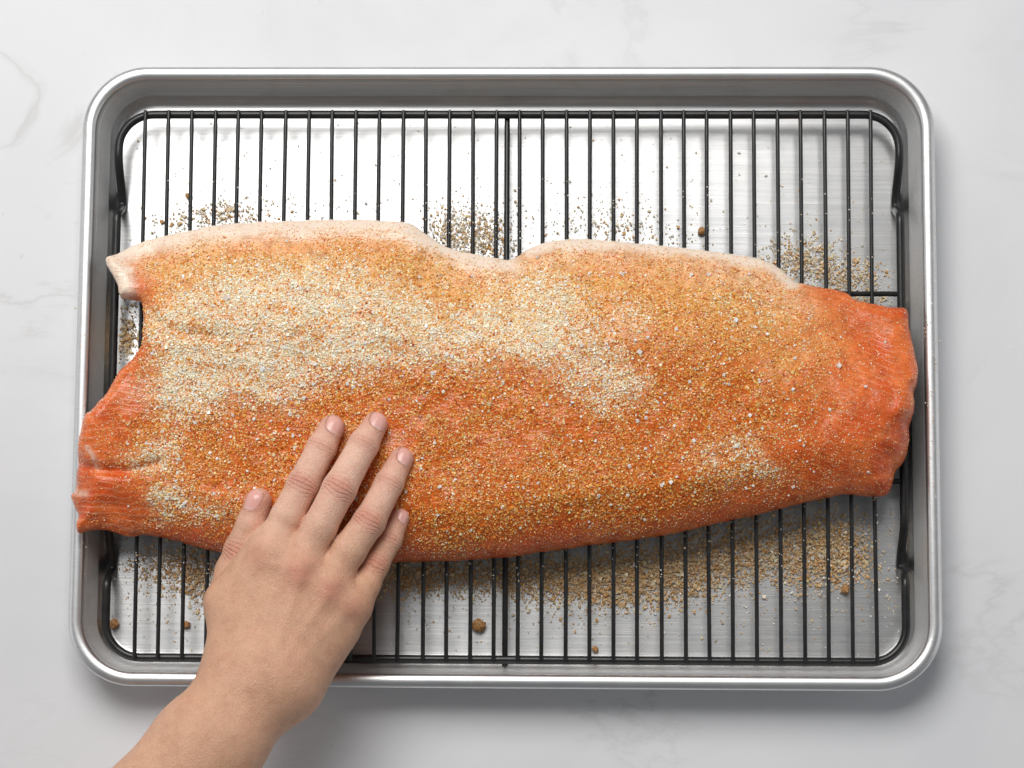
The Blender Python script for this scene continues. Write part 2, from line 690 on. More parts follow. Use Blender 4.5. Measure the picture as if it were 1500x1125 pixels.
# wall with a fillet running into the floor (inner face, then the outer shell)
fr = 0.0080
prof = [(0.0060, 0.0238), (0.0069, 0.0222), (0.0078, 0.0200)]
tw = T_FLOOR - fr * 0.75
for k in range(1, 6):
    f = k / 5
    prof.append((0.0078 + (tw - 0.0078) * f, 0.0200 + (FLOOR_Z + fr - 0.0200) * f))
for k in range(1, 9):
    a = math.radians(20 + 70 * k / 8)
    prof.append((tw + (T_FLOOR - tw) * k / 8 * (0.45 + 0.55 * k / 8), FLOOR_Z + fr * (1 - math.sin(math.radians(90 * k / 8)))))
rings_in = [ring(t, z) for t, z in prof]
# floor: shrink towards the middle so the sheet can bow a little
last = rings_in[-1]
for s in (0.985, 0.95, 0.88, 0.75, 0.55, 0.3, 0.1):
    q = last.copy()
    q[:, :2] *= s
    q[:, 2] = FLOOR_Z - 0.0002 * (1 - s)
    rings_in.append(q)
wall_rings = rings_in[:9]
V, F = loft(wall_rings)
mesh_obj("side_wall", V, F, ALU_WALL, pan)
rings_in = rings_in[8:]
V, F = loft(rings_in)
n = len(last)
base = (len(rings_in) - 1) * n
F.append(tuple(base + k for k in range(n)))
body = mesh_obj("pan_floor", V, F, ALU, pan)
uv = body.data.uv_layers.new(name="UVMap")
vi = np.empty(len(body.data.loops), np.int32)
body.data.loops.foreach_get("vertex_index", vi)
uv.data.foreach_set("uv", (V[vi][:, :2] * 2).astype(np.float32).ravel())
prof_o = [(0.0050, 0.0205), (0.0080, 0.0195), (0.0115, 0.0080), (0.0140, 0.0018), (0.0185, 0.0003)]
rings_o = [ring(t, z) for t, z in prof_o]
V, F = loft([r for r in rings_o])
F.append(tuple((len(rings_o) - 1) * n + k for k in range(n)))
mesh_obj("outer_shell", V, F, ALU_RIM, pan)

# ------------------------------------------------------------------ cooling rack
RB, RF, RC = 0.00110, 0.0023, 0.0015
ZB = 0.0190
ZF = ZB - RB - RF + 0.0003
rack = empty("cooling_rack")
tag(rack, "black wire cooling rack lying inside the aluminium sheet pan", "cooling rack")
fl = [px2w(171, 240, ZF)[0], px2w(158, 880, ZF)[0]]
frr = [px2w(1317.5, 240, ZF)[0], px2w(1326.5, 880, ZF)[0]]
ft = [px2w(300, 168.5, ZF)[1], px2w(1200, 167.5, ZF)[1]]
fb = [px2w(700, 965.5, ZF)[1], px2w(1200, 970, ZF)[1]]
FX0, FX1, FY1, FY0 = np.mean(fl), np.mean(frr), np.mean(ft), np.mean(fb)
print("frame", fl, frr, ft, fb)


def frame_path():
    r = 0.0185
    cx, cy = (FX0 + FX1) / 2, (FY0 + FY1) / 2
    p = rrect((FX1 - FX0) / 2, (FY1 - FY0) / 2, r, n=10) + (cx, cy)
    # resample finely
    q = np.concatenate([p, p[:1]])
    L = np.concatenate([[0], np.cumsum(np.linalg.norm(np.diff(q, axis=0), axis=1))])
    m = int(L[-1] / 0.0022)
    s = np.linspace(0, L[-1], m, endpoint=False)
    pts = np.stack([np.interp(s, L, q[:, 0]), np.interp(s, L, q[:, 1]), np.full(m, ZF)], 1)
    # four feet: the wire dips to the pan floor on the short sides
    for side, foots in ((0, (300, 833)), (1, (302, 830))):
        for fy in foots:
            yw = px2w(170 if side == 0 else 1316, fy, 0.006)[1]
            on = (pts[:, 0] < FX0 + 0.004) if side == 0 else (pts[:, 0] > FX1 - 0.004)
            dy = pts[:, 1] - yw            # positive = towards the top of the photo
            dip = np.where(dy > 0, 1 - sstep(0.0, 0.026, dy), 1 - sstep(0.0, 0.0085, -dy))
            dip = np.where(on, dip, 0)
            pts[:, 2] -= dip * (ZF - FLOOR_Z - RF)
            pts[:, 0] += dip * (0.0004 if side == 0 else -0.0008)
    return pts


V, F = tube(frame_path(), RF, 12, closed=True)
mesh_obj("frame", V, F, WIRE, rack)
topx = 213 + np.arange(32) * (1276 - 213) / 31
botx = 196.5 + np.arange(32) * (1285 - 196.5) / 31
for i in range(32):
    j1, j2 = rng.normal(0, 0.7, 2)
    a = px2w(topx[i] + j1, 166.5, ZB)
    b = px2w(botx[i] + j2, 968, ZB)
    a[1] = FY1 + 0.0008
    b[1] = FY0 - 0.0008
    t = np.linspace(0, 1, 14)[:, None]
    p = a + (b - a) * t
    bow = np.sin(math.pi * t[:, 0])
    p[:, 0] += bow * rng.normal(0, 0.00025)
    p[:, 2] -= bow * abs(rng.normal(0, 0.0002))
    V, F = tube(p, RB, 10)
    mesh_obj("bar", V, F, WIRE, rack)
for py in (430.5, 705):
    y = px2w(1300, py, ZF)[1]
    V, F = tube([(FX0, y, ZF), (0, y, ZF), (FX1, y, ZF)], 0.0014, 10)
    mesh_obj("cross_rod", V, F, WIRE, rack)
zc = ZF - 0.0014 - RC + 0.0002
a = px2w(743, 171, zc)
b = px2w(739.5, 974, zc)
V, F = tube([a, (a + b) / 2, b], RC, 10)
mesh_obj("centre_rod", V, F, WIRE, rack)

# ------------------------------------------------------------------ salmon
OUT = [(156, 383), (160, 377), (171, 373), (186, 363), (203, 355), (240, 344), (280, 336), (320, 328), (347, 326), (400, 323), (450, 321), (500, 320.5),
       (560, 322), (596, 325), (619, 338), (638, 352), (656, 362), (688, 370), (725, 376), (744, 379.5), (757, 375), (773, 364), (795, 355), (813, 351),
       (853, 349), (899, 352), (933, 355), (1000, 362), (1035, 366), (1072, 371), (1107, 377), (1128, 384), (1147, 396), (1163, 411), (1181, 416),
       (1203, 420), (1238, 427), (1253, 438), (1280, 444), (1301, 448), (1323, 449), (1331, 458), (1333, 480), (1339, 512), (1344, 541), (1343, 565),
       (1337, 578), (1338, 600), (1336, 612), (1330, 627), (1332, 640), (1331, 655), (1325, 675), (1312, 691), (1309, 705), (1305, 716), (1296, 727), (1267, 727),
       (1235, 725), (1200, 732), (1160, 741), (1107, 755), (1053, 767), (995, 780), (920, 793), (859, 800), (800, 808), (749, 816), (680, 821), (600, 823.5),
       (520, 823), (420, 819), (360, 815), (320, 809), (293, 803), (253, 791), (208, 784), (194, 787), (179, 784), (155, 777), (133, 779), (117, 784),
       (115, 767), (119, 757), (107, 729), (115, 719), (117, 695), (120, 682), (119, 664), (125, 635), (132, 609), (141, 604), (160, 581), (176, 552),
       (179, 545), (197, 527), (208, 511), (211, 490), (211, 471), (208, 449), (203, 441), (179, 439), (175, 431), (173, 417), (160, 393)]
Z_EDGE = 0.0285
OUTW = px2w(*np.array(OUT, float).T, Z_EDGE)[:, :2]
OUTW = catmull(OUTW, 3, closed=True)
OUTP = np.array(OUT, float)
TOPW = px2w(*np.array([(203, 355), (320, 328), (450, 321), (596, 325), (656, 362), (744, 379), (813, 351), (933, 355), (1072, 371), (1163, 411), (1238, 427), (1323, 449)], float).T, Z_EDGE)[:, :2]
BOTW = px2w(*np.array([(117, 784), (208, 784), (320, 809), (600, 823), (800, 808), (995, 780), (1200, 732), (1296, 727)], float).T, Z_EDGE)[:, :2]
RACK_TOP = ZB + RB
CREASES = [   # photo polyline, half width m, depth m
    ([(118, 684), (150, 690), (190, 692), (235, 680)], 0.0030, 0.0040),
    ([(205, 440), (225, 470), (265, 492), (320, 498)], 0.0034, 0.0030),
    ([(1343, 572), (1290, 562), (1240, 558)], 0.004, 0.0007),
    ([(1336, 630), (1300, 636), (1260, 645)], 0.003, 0.0006),
    ([(112, 740), (170, 742), (230, 748)], 0.0020, 0.0008),
    ([(125, 760), (180, 757), (240, 765)], 0.0020, 0.0008),
    ([(1312, 692), (1270, 698), (1220, 706)], 0.0022, 0.0006),
    ([(560, 405), (640, 420), (720, 420)], 0.0050, 0.0012),
]


def salmon_heights(x, y):
    shp = x.shape
    x = x.ravel()
    y = y.ravel()
    d = sdist(x, y, OUTW)
    d = d + (fbm(x * 260, y * 260, 3, 3) - 0.5) * 0.0010
    dt, _ = seg_dist(x, y, TOPW, False)
    db, _ = seg_dist(x, y, BOTW, False)
    px, py = w2px(np.stack([x, y, np.full_like(x, 0.045)], -1))
    right = sstep(950, 1250, px)
    t = 0.0125 + (0.0365 - 0.0125) * sstep(0.0, 0.062, dt) ** 0.9
    t = t * (1 - 0.20 * sstep(420, 140, px)) * (1 - 0.10 * right) + 0.004 * right * (1 - sstep(0.0, 0.03, dt))
    wb = 1 - sstep(0.0, 0.030, db - 0.6 * dt)
    Re = 0.0085 + 0.034 * (1 - sstep(0.006, 0.052, db))
    Re = Re + 0.004 * (1 - sstep(0.0, 0.012, dt))
    u = np.clip(d / Re, 0, 1)
    prof = np.sqrt(np.clip(1 - (1 - u) ** 2, 0, 1))
    lift = sstep(195, 132, px) * (0.0268 - RACK_TOP) + 0.0002
    zb = RACK_TOP + lift
    ub = np.clip(d / 0.0075, 0, 1)
    under = 0.0070 * (1 - np.sqrt(np.clip(1 - (1 - ub) ** 2, 0, 1)))
    zt = zb + 0.0070 + (t - 0.0070) * prof
    zt = zt + (fbm(x * 38, y * 38, 21, 3) - 0.5) * 0.0034 * prof + (fbm(x * 150, y * 150, 31, 3) - 0.5) * 0.0013 * prof
    for pl, hw, dep in CREASES:
        w_ = px2w(*np.array(pl, float).T, 0.042)[:, :2]
        dd, _ = seg_dist(x, y, w_, False)
        zt = zt - dep * np.exp(-(dd / hw) ** 2) * prof
    zl = zb + under
    inside = d > 0
    zt = np.where(inside, np.maximum(zt, zl), zl + d * 1.5)
    return zt.reshape(shp), zl.reshape(shp), d.reshape(shp)


SH = 0.0010
slo = np.array([OUTW[:, 0].min() - 0.004, OUTW[:, 1].min() - 0.004, RACK_TOP - 0.003])
shi = np.array([OUTW[:, 0].max() + 0.004, OUTW[:, 1].max() + 0.004, 0.0640])
sn = np.ceil((shi - slo) / SH).astype(int)
gx = slo[0] + np.arange(sn[0]) * SH
gy = slo[1] + np.arange(sn[1]) * SH
gz = slo[2] + np.arange(sn[2]) * SH
GX, GY = np.meshgrid(gx, gy, indexing='ij')
ZT, ZL, SD = salmon_heights(GX, GY)
Fv = np.maximum(gz[None, None] - ZT[..., None], ZL[..., None] - gz[None, None])
Fv = np.maximum(Fv, -SD[..., None] * 0.8)
V, Q = nets_from_grid(Fv.astype(np.float32), slo, SH)
V = laplace(V, Q, 3, 0.5)


def bil(A, x, y):
    fx = np.clip((x - slo[0]) / SH, 0, sn[0] - 1.001)
    fy = np.clip((y - slo[1]) / SH, 0, sn[1] - 1.001)
    i = fx.astype(int)
    j = fy.astype(int)
    fx -= i
    fy -= j
    return (A[i, j] * (1 - fx) + A[i + 1, j] * fx) * (1 - fy) + (A[i, j + 1] * (1 - fx) + A[i + 1, j + 1] * fx) * fy


# where the cure lies, in photo pixels
PALE = [
    ([(222, 470), (245, 430), (330, 392), (470, 378), (545, 405), (600, 432), (690, 440), (740, 412), (775, 398), (838, 402), (858, 432), (850, 470), (870, 500),
      (850, 525), (800, 535), (740, 528), (650, 520), (560, 540), (490, 556), (430, 588), (340, 604), (240, 606), (218, 575), (238, 525)], 26, 1.0),
    ([(815, 500), (880, 505), (925, 540), (944, 565), (930, 584), (880, 588), (838, 572), (815, 540)], 20, 0.8),
    ([(176, 678), (205, 655), (250, 640), (262, 660), (235, 690), (200, 686)], 16, 0.75),
    ([(222, 725), (262, 712), (330, 745), (345, 775), (290, 770), (240, 752)], 18, 0.8),
    ([(1068, 652), (1096, 646), (1142, 688), (1116, 694), (1085, 676)], 20, 0.72),
    ([(1028, 668), (1050, 668), (1088, 708), (1066, 714)], 18, 0.5),
    ([(900, 430), (945, 430), (948, 475), (905, 470)], 14, 0.5),
    ([(1020, 410), (1120, 420), (1170, 450), (1120, 480), (1020, 470)], 30, 0.22),
]
TANZ = [(150, 640), (200, 590), (200, 470), (212, 375), (330, 342), (590, 338), (690, 380), (760, 385), (820, 362), (1000, 376), (1140, 405), (1200, 432), (1215, 520), (1200, 640),
        (1150, 722), (1060, 750), (900, 780), (700, 807), (420, 811), (300, 797), (230, 768), (190, 705)]


def cure_maps(px, py):
    """pale dry sugar, sugar cover"""
    n1 = fbm(px / 60, py / 60, 5, 4) - 0.5
    n2 = fbm(px / 16, py / 16, 9, 3) - 0.5
    pale = np.zeros_like(px)
    for poly, soft, amt in PALE:
        s = sdist(px, py, poly) + n1 * 60 + n2 * 26
        pale = np.maximum(pale, amt * sstep(-soft * 1.5, soft * 1.4, s))
    sw = vnoise((px + 0.5 * py) / 70, (py - 0.25 * px) / 14, 77)       # strokes left by spreading
    pale = pale * (0.50 + 0.50 * sstep(0.15, 0.62, sw * 0.6 + (n2 + 0.5) * 0.5))
    s = sdist(px, py, TANZ) + n1 * 70 + n2 * 16
    soft = 1 + 1.3 * sstep(1000, 1200, px)
    tan = sstep(-34 * soft, 46 * soft, s)
    return pale, tan


def fat_map(px, py):
    n = fbm(px / 40, py / 14, 41, 3) - 0.5
    dt = np.full(px.shape, 1e9)
    for pl, wd in (([(165, 378), (203, 357), (280, 337), (400, 324), (500, 321), (596, 326), (640, 352), (690, 371), (742, 379)], 26),
                   ([(775, 366), (813, 352), (899, 353), (1000, 363), (1072, 372), (1128, 386), (1160, 409)], 16)):
        d, _ = seg_dist(px, py, np.array(pl, float), False)
        dt = np.minimum(dt, d / wd)
    tip, _ = seg_dist(px, py, np.array([(160, 385), (178, 400), (183, 425)], float), False)
    dt = np.minimum(dt, tip / 22)
    return 1 - sstep(0.30, 1.35, dt + n * 0.8)


salmon = empty("salmon_fillet", (0, 0, 0))
tag(salmon, "large raw orange salmon fillet coated with brown sugar cure on the rack", "salmon fillet")
px, py = w2px(V)
# normals for the skin split
pale, tan = cure_maps(px, py)
fat = fat_map(px, py)
nn = fbm(px / 30, py / 30, 61, 4)
fleshA = np.array([0.80, 0.175, 0.040])
fleshB = np.array([0.70, 0.105, 0.021])
wetA = np.array([0.92, 0.50, 0.180])
wetB = np.array([0.68, 0.145, 0.018])
dtop, _ = seg_dist(V[:, 0], V[:, 1], TOPW, False)
kb = sstep(0.010, 0.075, dtop + (nn - 0.5) * 0.03)[:, None]
wet = wetA * (1 - kb) + wetB * kb
fatc = np.array([0.93, 0.76, 0.62])
C = fleshA * (1 - sstep(0.35, 0.65, nn))[:, None] + fleshB * sstep(0.35, 0.65, nn)[:, None]
C = C * (1 - 0.85 * tan)[:, None] + wet * (0.85 * tan)[:, None]
kt = (0.75 * (1 - sstep(0.004, 0.032, dtop)) * (1 - sstep(1120, 1220, px)))[:, None]
C = C * (1 - kt) + np.array([0.94, 0.60, 0.32]) * kt
C = C * (1 - 0.62 * pale)[:, None] + np.array([0.97, 0.80, 0.52]) * (0.62 * pale)[:, None]
C = C * (1 - fat)[:, None] + fatc * fat[:, None]
for pl, wd in (([(128, 656), (136, 668), (143, 684)], 4), ([(112, 722), (125, 724)], 5)):
    dd, _ = seg_dist(px, py, np.array(pl, float), False)
    k = np.exp(-(dd / wd) ** 2)[:, None] * 0.8
    C = C * (1 - k) + np.array([0.88, 0.62, 0.50]) * k
ang = sstep(100, 330, px)
flow = np.stack([V[:, 0], V[:, 1] + 0.06 * (V[:, 0] + 0.2) ** 2 * 8 * 0 + 0.25 * V[:, 0] * sstep(900, 1250, px), V[:, 2]], 1)
zbv = bil(ZL, V[:, 0], V[:, 1])
under = V[:, 2] < zbv + 0.0032
ztv = bil(ZT, V[:, 0], V[:, 1])
fz = V[Q].mean(1)
f_under = under[Q].all(1) & ((V[:, 2] < ztv - 0.003)[Q].all(1))
f_fat = (fat[Q].mean(1) > 0.5) & ~f_under
for nm, sel, mt in (("flesh", ~f_under & ~f_fat, FLESH), ("belly_fat", f_fat, FLESH), ("fish_skin", f_under, FSKIN)):
    q = Q[sel]
    use = np.unique(q)
    re = np.full(len(V), -1)
    re[use] = np.arange(len(use))
    o = mesh_obj(nm, V[use], re[q], mt, salmon)
    if mt is FLESH:
        color_attr(o, "tint", C[use])
        float_attr(o, "fat", fat[use])
        float_attr(o, "bare", np.clip(1 - 0.9 * tan[use] - fat[use] * 0.8, 0, 1) * (1 - 0.5 * sstep(300, 900, px[use])))
        a = o.data.attributes.new("flow", 'FLOAT_VECTOR', 'POINT')
        a.data.foreach_set("vector", flow[use].astype(np.float32).ravel())

# ------------------------------------------------------------------ grains
OCT_V = np.array([(1, 0, 0), (-1, 0, 0), (0, 1, 0), (0, -1, 0), (0, 0, 1), (0, 0, -1)], float)
OCT_F = np.array([(0, 2, 4), (2, 1, 4), (1, 3, 4), (3, 0, 4), (2, 0, 5), (1, 2, 5), (3, 1, 5), (0, 3, 5)])
CUB_V = np.array([(a, b, c) for a in (-1, 1) for b in (-1, 1) for c in (-1, 1)], float) * 0.75
CUB_F = np.array([(0, 1, 3), (0, 3, 2), (4, 6, 7), (4, 7, 5), (0, 4, 5), (0, 5, 1), (2, 3, 7), (2, 7, 6), (0, 2, 6), (0, 6, 4), (1, 5, 7), (1, 7, 3)])


def rand_rot(n):
    q = rng.normal(size=(n, 4))
    q /= np.linalg.norm(q, axis=1)[:, None]
    w, x, y, z = q.T
    return np.stack([np.stack([1 - 2 * (y * y + z * z), 2 * (x * y - z * w), 2 * (x * z + y * w)], -1),
                     np.stack([2 * (x * y + z * w), 1 - 2 * (x * x + z * z), 2 * (y * z - x * w)], -1),
                     np.stack([2 * (x * z - y * w), 2 * (y * z + x * w), 1 - 2 * (x * x + y * y)], -1)], 1)


def lie_rot(nrm, tilt):
    """random turn about the surface normal with a random small tilt"""
    n = len(nrm)
    z = nrm + rng.normal(0, tilt, (n, 3))
    z /= np.linalg.norm(z, axis=1)[:, None]
    a = rng.normal(size=(n, 3))
    x = a - (a * z).sum(1)[:, None] * z
    x /= np.linalg.norm(x, axis=1)[:, None]
    return np.stack([x, np.cross(z, x), z], -1)


def surf_normal(x, y):
    e = 0.0015
    gx_ = (bil(ZT, x + e, y) - bil(ZT, x - e, y)) / (2 * e)
    gy_ = (bil(ZT, x, y + e) - bil(ZT, x, y - e)) / (2 * e)
    nn_ = np.stack([-gx_, -gy_, np.ones_like(x)], -1)
    return nn_ / np.linalg.norm(nn_, axis=1)[:, None]


def grains(name, P, S, C, mat, shape=(CUB_V, CUB_F), flat=1.0, nrm=None, tilt=0.33):
    sv, sf = shape
    n = len(P)
    jit = sv[None] * (1 + rng.uniform(-0.3, 0.3, (n, len(sv), 1)))
    sc = S[:, None, None] * rng.uniform(0.72, 1.15, (n, 1, 3))
    if flat != 1.0:
        sc[:, :, 2] *= flat
    R = lie_rot(np.tile([0, 0, 1.0], (n, 1)) if nrm is None else nrm, tilt)
    Vv = np.einsum('nij,nkj->nki', R, jit * sc) + P[:, None]
    Ff = (sf[None] + (np.arange(n) * len(sv))[:, None, None]).reshape(-1, 3)
    o = mesh_obj(name, Vv.reshape(-1, 3), Ff, mat, smooth=False)
    color_attr(o, "tint", np.repeat(C, len(sv), 0))
    return o


def pick(n, cols, weights, spread=0.12):
    cols = np.array(cols)
    k = rng.choice(len(cols), n, p=np.array(weights) / sum(weights))
    return np.clip(cols[k] * (1 + rng.normal(0, spread, (n, 1))), 0, 0.95)


M = 318000
x = rng.uniform(slo[0], shi[0], M)
y = rng.uniform(slo[1], shi[1], M)
zt = bil(ZT, x, y)
d = bil(SD, x, y)
gpx, gpy = w2px(np.stack([x, y, zt], -1))
pale, tan = cure_maps(gpx, gpy)
fat = fat_map(gpx, gpy)
clump = fbm(gpx / 11, gpy / 11, 91, 3)
mid = fbm(gpx / 45, gpy / 45, 131, 3)
prob = 0.34 + 0.40 * tan * (0.35 + 0.9 * sstep(0.32, 0.68, clump * 0.5 + mid * 0.5)) + 0.62 * pale
prob = prob * (1 - 0.68 * fat * (1 - pale))
prob = prob * (0.55 + 0.75 * sstep(0.30, 0.66, 0.5 * mid + 0.5 * fbm(gpx / 22, gpy / 22, 211, 3)) * (1 - pale) + 0.45 * pale)
keep = (rng.uniform(0, 1, M) < prob) & (d > 0.0012)
fatg = fat[keep]
x, y, zt, pale, tan, d, gpx, gpy, clump = [a[keep] for a in (x, y, zt, pale, tan, d, gpx, gpy, clump)]
n = len(x)
print("grains", n)
S = (0.00020 + 0.00038 * rng.uniform(0, 1, n) ** 1.4 + (rng.uniform(0, 1, n) < 0.07) * rng.uniform(0.0001, 0.0003, n)) * (0.55 + 0.45 * np.maximum(tan, pale))
pile = pale * sstep(0.30, 0.75, clump) * 0.0004 + tan * sstep(0.4, 0.8, clump) * 0.0004
z = zt + rng.uniform(-0.6, 0.65, n) * S + rng.uniform(0, 1, n) * pile
dtg, _ = seg_dist(x, y, TOPW, False)
lowc = pick(n, [(0.86, 0.35, 0.055), (0.72, 0.19, 0.022), (0.92, 0.52, 0.13), (0.96, 0.77, 0.44), (0.50, 0.09, 0.010), (0.88, 0.29, 0.06)], [27, 23, 20, 12, 10, 18])
wetc = pick(n, [(0.92, 0.47, 0.10), (0.80, 0.29, 0.040), (0.95, 0.62, 0.22), (0.97, 0.80, 0.48), (0.58, 0.15, 0.016), (0.93, 0.43, 0.11)], [30, 22, 22, 12, 8, 12])
dryc = pick(n, [(0.99, 0.85, 0.58), (0.99, 0.91, 0.73), (0.96, 0.64, 0.29), (0.99, 0.96, 0.89), (0.78, 0.33, 0.08)], [32, 28, 18, 18, 8], 0.02)
isdry = rng.uniform(0, 1, n) < np.clip(pale * (0.62 + 0.42 * sstep(0.36, 0.60, clump)), 0, 1)
wetc = np.where((rng.uniform(0, 1, n) < sstep(0.015, 0.085, dtg))[:, None], lowc, wetc)
barec = pick(n, [(0.88, 0.27, 0.07), (0.93, 0.46, 0.15), (0.72, 0.15, 0.03), (0.97, 0.80, 0.58)], [5, 4, 3, 2])
C = np.where((rng.uniform(0, 1, n) < tan)[:, None], wetc, barec)
C = np.where(isdry[:, None], dryc, C)
C = C * (1 - 0.75 * fatg)[:, None] + np.array([0.90, 0.60, 0.32]) * (0.75 * fatg)[:, None]
tag(grains("sugar_cure", np.stack([x, y, z], -1), S, C, GRAIN, flat=0.8, nrm=surf_normal(x, y)), "brown sugar and salt cure grains rubbed over the salmon fillet", "sugar cure", kind="stuff")

# coarse salt crystals lying among the sugar
M = 3200
x = rng.uniform(slo[0], shi[0], M)
y = rng.uniform(slo[1], shi[1], M)
zt = bil(ZT, x, y)
d = bil(SD, x, y)
gpx, gpy = w2px(np.stack([x, y, zt], -1))
pale, tan = cure_maps(gpx, gpy)
keep = (rng.uniform(0, 1, M) < 0.06 + 0.17 * tan + 0.15 * pale) & (d > 0.004)
x, y, zt = x[keep], y[keep], zt[keep]
n = len(x)
S = rng.gamma(4.0, 0.00009, n) + 0.00038
C = pick(n, [(0.95, 0.90, 0.83), (0.93, 0.82, 0.74), (0.96, 0.93, 0.89)], [3, 2, 2], 0.05)
tag(grains("salt_crystals", np.stack([x, y, zt + S * 0.55], -1), S, C, SALT, (CUB_V, CUB_F), 0.6, surf_normal(x, y), 0.3), "coarse white salt crystals scattered over the sugared salmon", "salt", kind="stuff")

# spilled sugar on the pan, the rack bars and the rim
SPILL = [  # cx, cy, sx, sy, count, brownness
    (345, 316, 26, 14, 150, .5), (300, 318, 34, 14, 90, .6), (262, 325, 22, 12, 50, .7), (420, 305, 40, 14, 60, .4), (540, 300, 60, 25, 40, .3),
    (682, 348, 26, 22, 420, .5), (720, 345, 20, 26, 230, .5), (655, 335, 18, 18, 110, .5), (830, 330, 60, 26, 110, .35), (905, 335, 40, 16, 120, .5),
    (985, 340, 40, 18, 50, .4), (1150, 372, 16, 20, 110, .6), (1190, 385, 28, 20, 380, .55), (1235, 405, 26, 14, 240, .55), (1262, 405, 20, 14, 70, .6),
    (700, 260, 330, 60, 170, .2), (1180, 300, 80, 60, 50, .3), (300, 250, 80, 50, 50, .3),
    (186, 492, 9, 16, 150, .8), (190, 470, 9, 30, 60, .5), (190, 540, 10, 14, 40, .3), (1290, 437, 14, 6, 60, .4), (1250, 440, 14, 8, 90, .5),
    (250, 830, 28, 18, 200, .8), (290, 845, 22, 22, 420, .8), (220, 820, 26, 16, 90, .6), (300, 870, 14, 12, 50, .6), (205, 850, 22, 40, 50, .3),
    (590, 845, 30, 16, 300, .9), (650, 846, 40, 12, 300, .9), (720, 846, 40, 14, 300, .9), (790, 845, 36, 18, 520, .9), (850, 848, 36, 18, 620, .9),
    (910, 845, 34, 22, 800, .9), (960, 840, 32, 22, 700, .9), (1010, 830, 32, 24, 620, .85), (1070, 818, 34, 22, 560, .85), (1130, 810, 34, 20, 560, .8),
    (1190, 810, 26, 24, 760, .75), (1222, 806, 20, 24, 640, .75), (1262, 812, 14, 20, 160, .7), (1100, 850, 120, 24, 170, .5), (880, 885, 60, 14, 80, .6),
    (900, 900, 260, 36, 300, .25), (1200, 890, 90, 40, 120, .3), (1295, 850, 16, 60, 90, .1), (620, 890, 80, 36, 110, .3), (250, 900, 60, 36, 60, .3),
    (1190, 765, 60, 14, 160, .8), (1080, 780, 60, 14, 200, .85), (700, 835, 100, 8, 200, .9), (500, 850, 60, 20, 240, .8)]
SPILL = [(a, b, c_ * 1.05, d_ * 1.0, int(k * (1.2 + 0.6 * (br > 0.45))), br) for a, b, c_, d_, k, br in SPILL]
PX, PY, BR = [], [], []
for cx, cy, sx, sy, k, br in SPILL:
    PX.append(rng.normal(cx, sx, k))
    PY.append(rng.normal(cy, sy, k))
    BR.append(np.full(k, br))
PX, PY, BR = map(np.concatenate, (PX, PY, BR))
W = px2w(PX, PY, FLOOR_Z + 0.0004)
ok = (np.abs(W[:, 0]) < PAN_W / 2 - T_FLOOR - 0.001) & (np.abs(W[:, 1]) < PAN_H / 2 - T_FLOOR - 0.001)
W, BR = W[ok], BR[ok]
n = len(W)
S = (rng.uniform(0.00030, 0.00062, n) + (rng.uniform(0, 1, n) < 0.12) * rng.uniform(0, 0.0006, n)) * (0.68 + 0.40 * BR)
# heap up where it is crowded
cell = np.round(W[:, :2] / 0.0012).astype(int)
_, inv, cnt = np.unique(cell, axis=0, return_inverse=True, return_counts=True)
inv = inv.ravel()
order = np.argsort(inv, kind='stable')
rank = np.zeros(n)
start = np.concatenate([[0], np.cumsum(cnt)[:-1]])
rank[order] = np.arange(n) - start[inv[order]]
W[:, 2] = FLOOR_Z + S * 0.55 + np.minimum(rank, 4) * 0.0005
brown = pick(n, [(0.86, 0.58, 0.29), (0.76, 0.43, 0.17), (0.90, 0.67, 0.39), (0.93, 0.77, 0.53)], [4, 3, 3, 1.5])
light = pick(n, [(0.80, 0.74, 0.62), (0.74, 0.60, 0.42), (0.86, 0.84, 0.80)], [3, 3, 2])
C = np.where((rng.uniform(0, 1, n) < BR * 0.9 + 0.12)[:, None], brown, light)
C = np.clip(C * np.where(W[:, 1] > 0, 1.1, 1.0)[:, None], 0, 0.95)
tag(grains("spilled_sugar", W, S, C, GRAIN), "loose tan sugar spilled through the rack onto the pan floor", "sugar", kind="stuff")
# dust on the bars and on the right rim
PX, PY, ZZ = [], [], []
for i in range(32):
    k = rng.poisson(9)
    f = np.where(rng.uniform(0, 1, k) < 0.3, rng.uniform(0.12, 0.27, k), rng.uniform(0.68, 0.86, k))
    f = np.clip(f, 0.05, 0.92)
    yv = 166 + f * 800
    PX.append(topx[i] + (botx[i] - topx[i]) * f + rng.normal(0, 1.1, k))
    PY.append(yv)
    ZZ.append(np.full(k, ZB + RB * 0.9))
k = 60
f = rng.uniform(0, 1, k)
PX.append(1371 + f * 4 + rng.normal(0, 4.5, k) - 6); PY.append(330 + f * 480); ZZ.append(np.full(k, 0.0260))
k = 40
PX.append(rng.normal(118, 4, k)); PY.append(rng.uniform(420, 860, k)); ZZ.append(np.full(k, 0.0258))
k = 8
PX.append(rng.normal(1356, 2, k)); PY.append(rng.normal(480, 9, k)); ZZ.append(np.full(k, 0.0256))
PX, PY, ZZ = map(np.concatenate, (PX, PY, ZZ))
W = px2w(PX, PY, 0.02)
W = np.stack([*px2w(PX, PY, ZZ).T[:2], ZZ], -1)
n = len(W)
S = rng.uniform(0.00022, 0.00046, n)
C = pick(n, [(0.82, 0.76, 0.64), (0.74, 0.58, 0.38), (0.88, 0.86, 0.82)], [3, 3, 2])
tag(grains("sugar_dust", W, S, C, GRAIN), "fine pale sugar specks clinging to rack bars and pan rim", "sugar", kind="stuff")

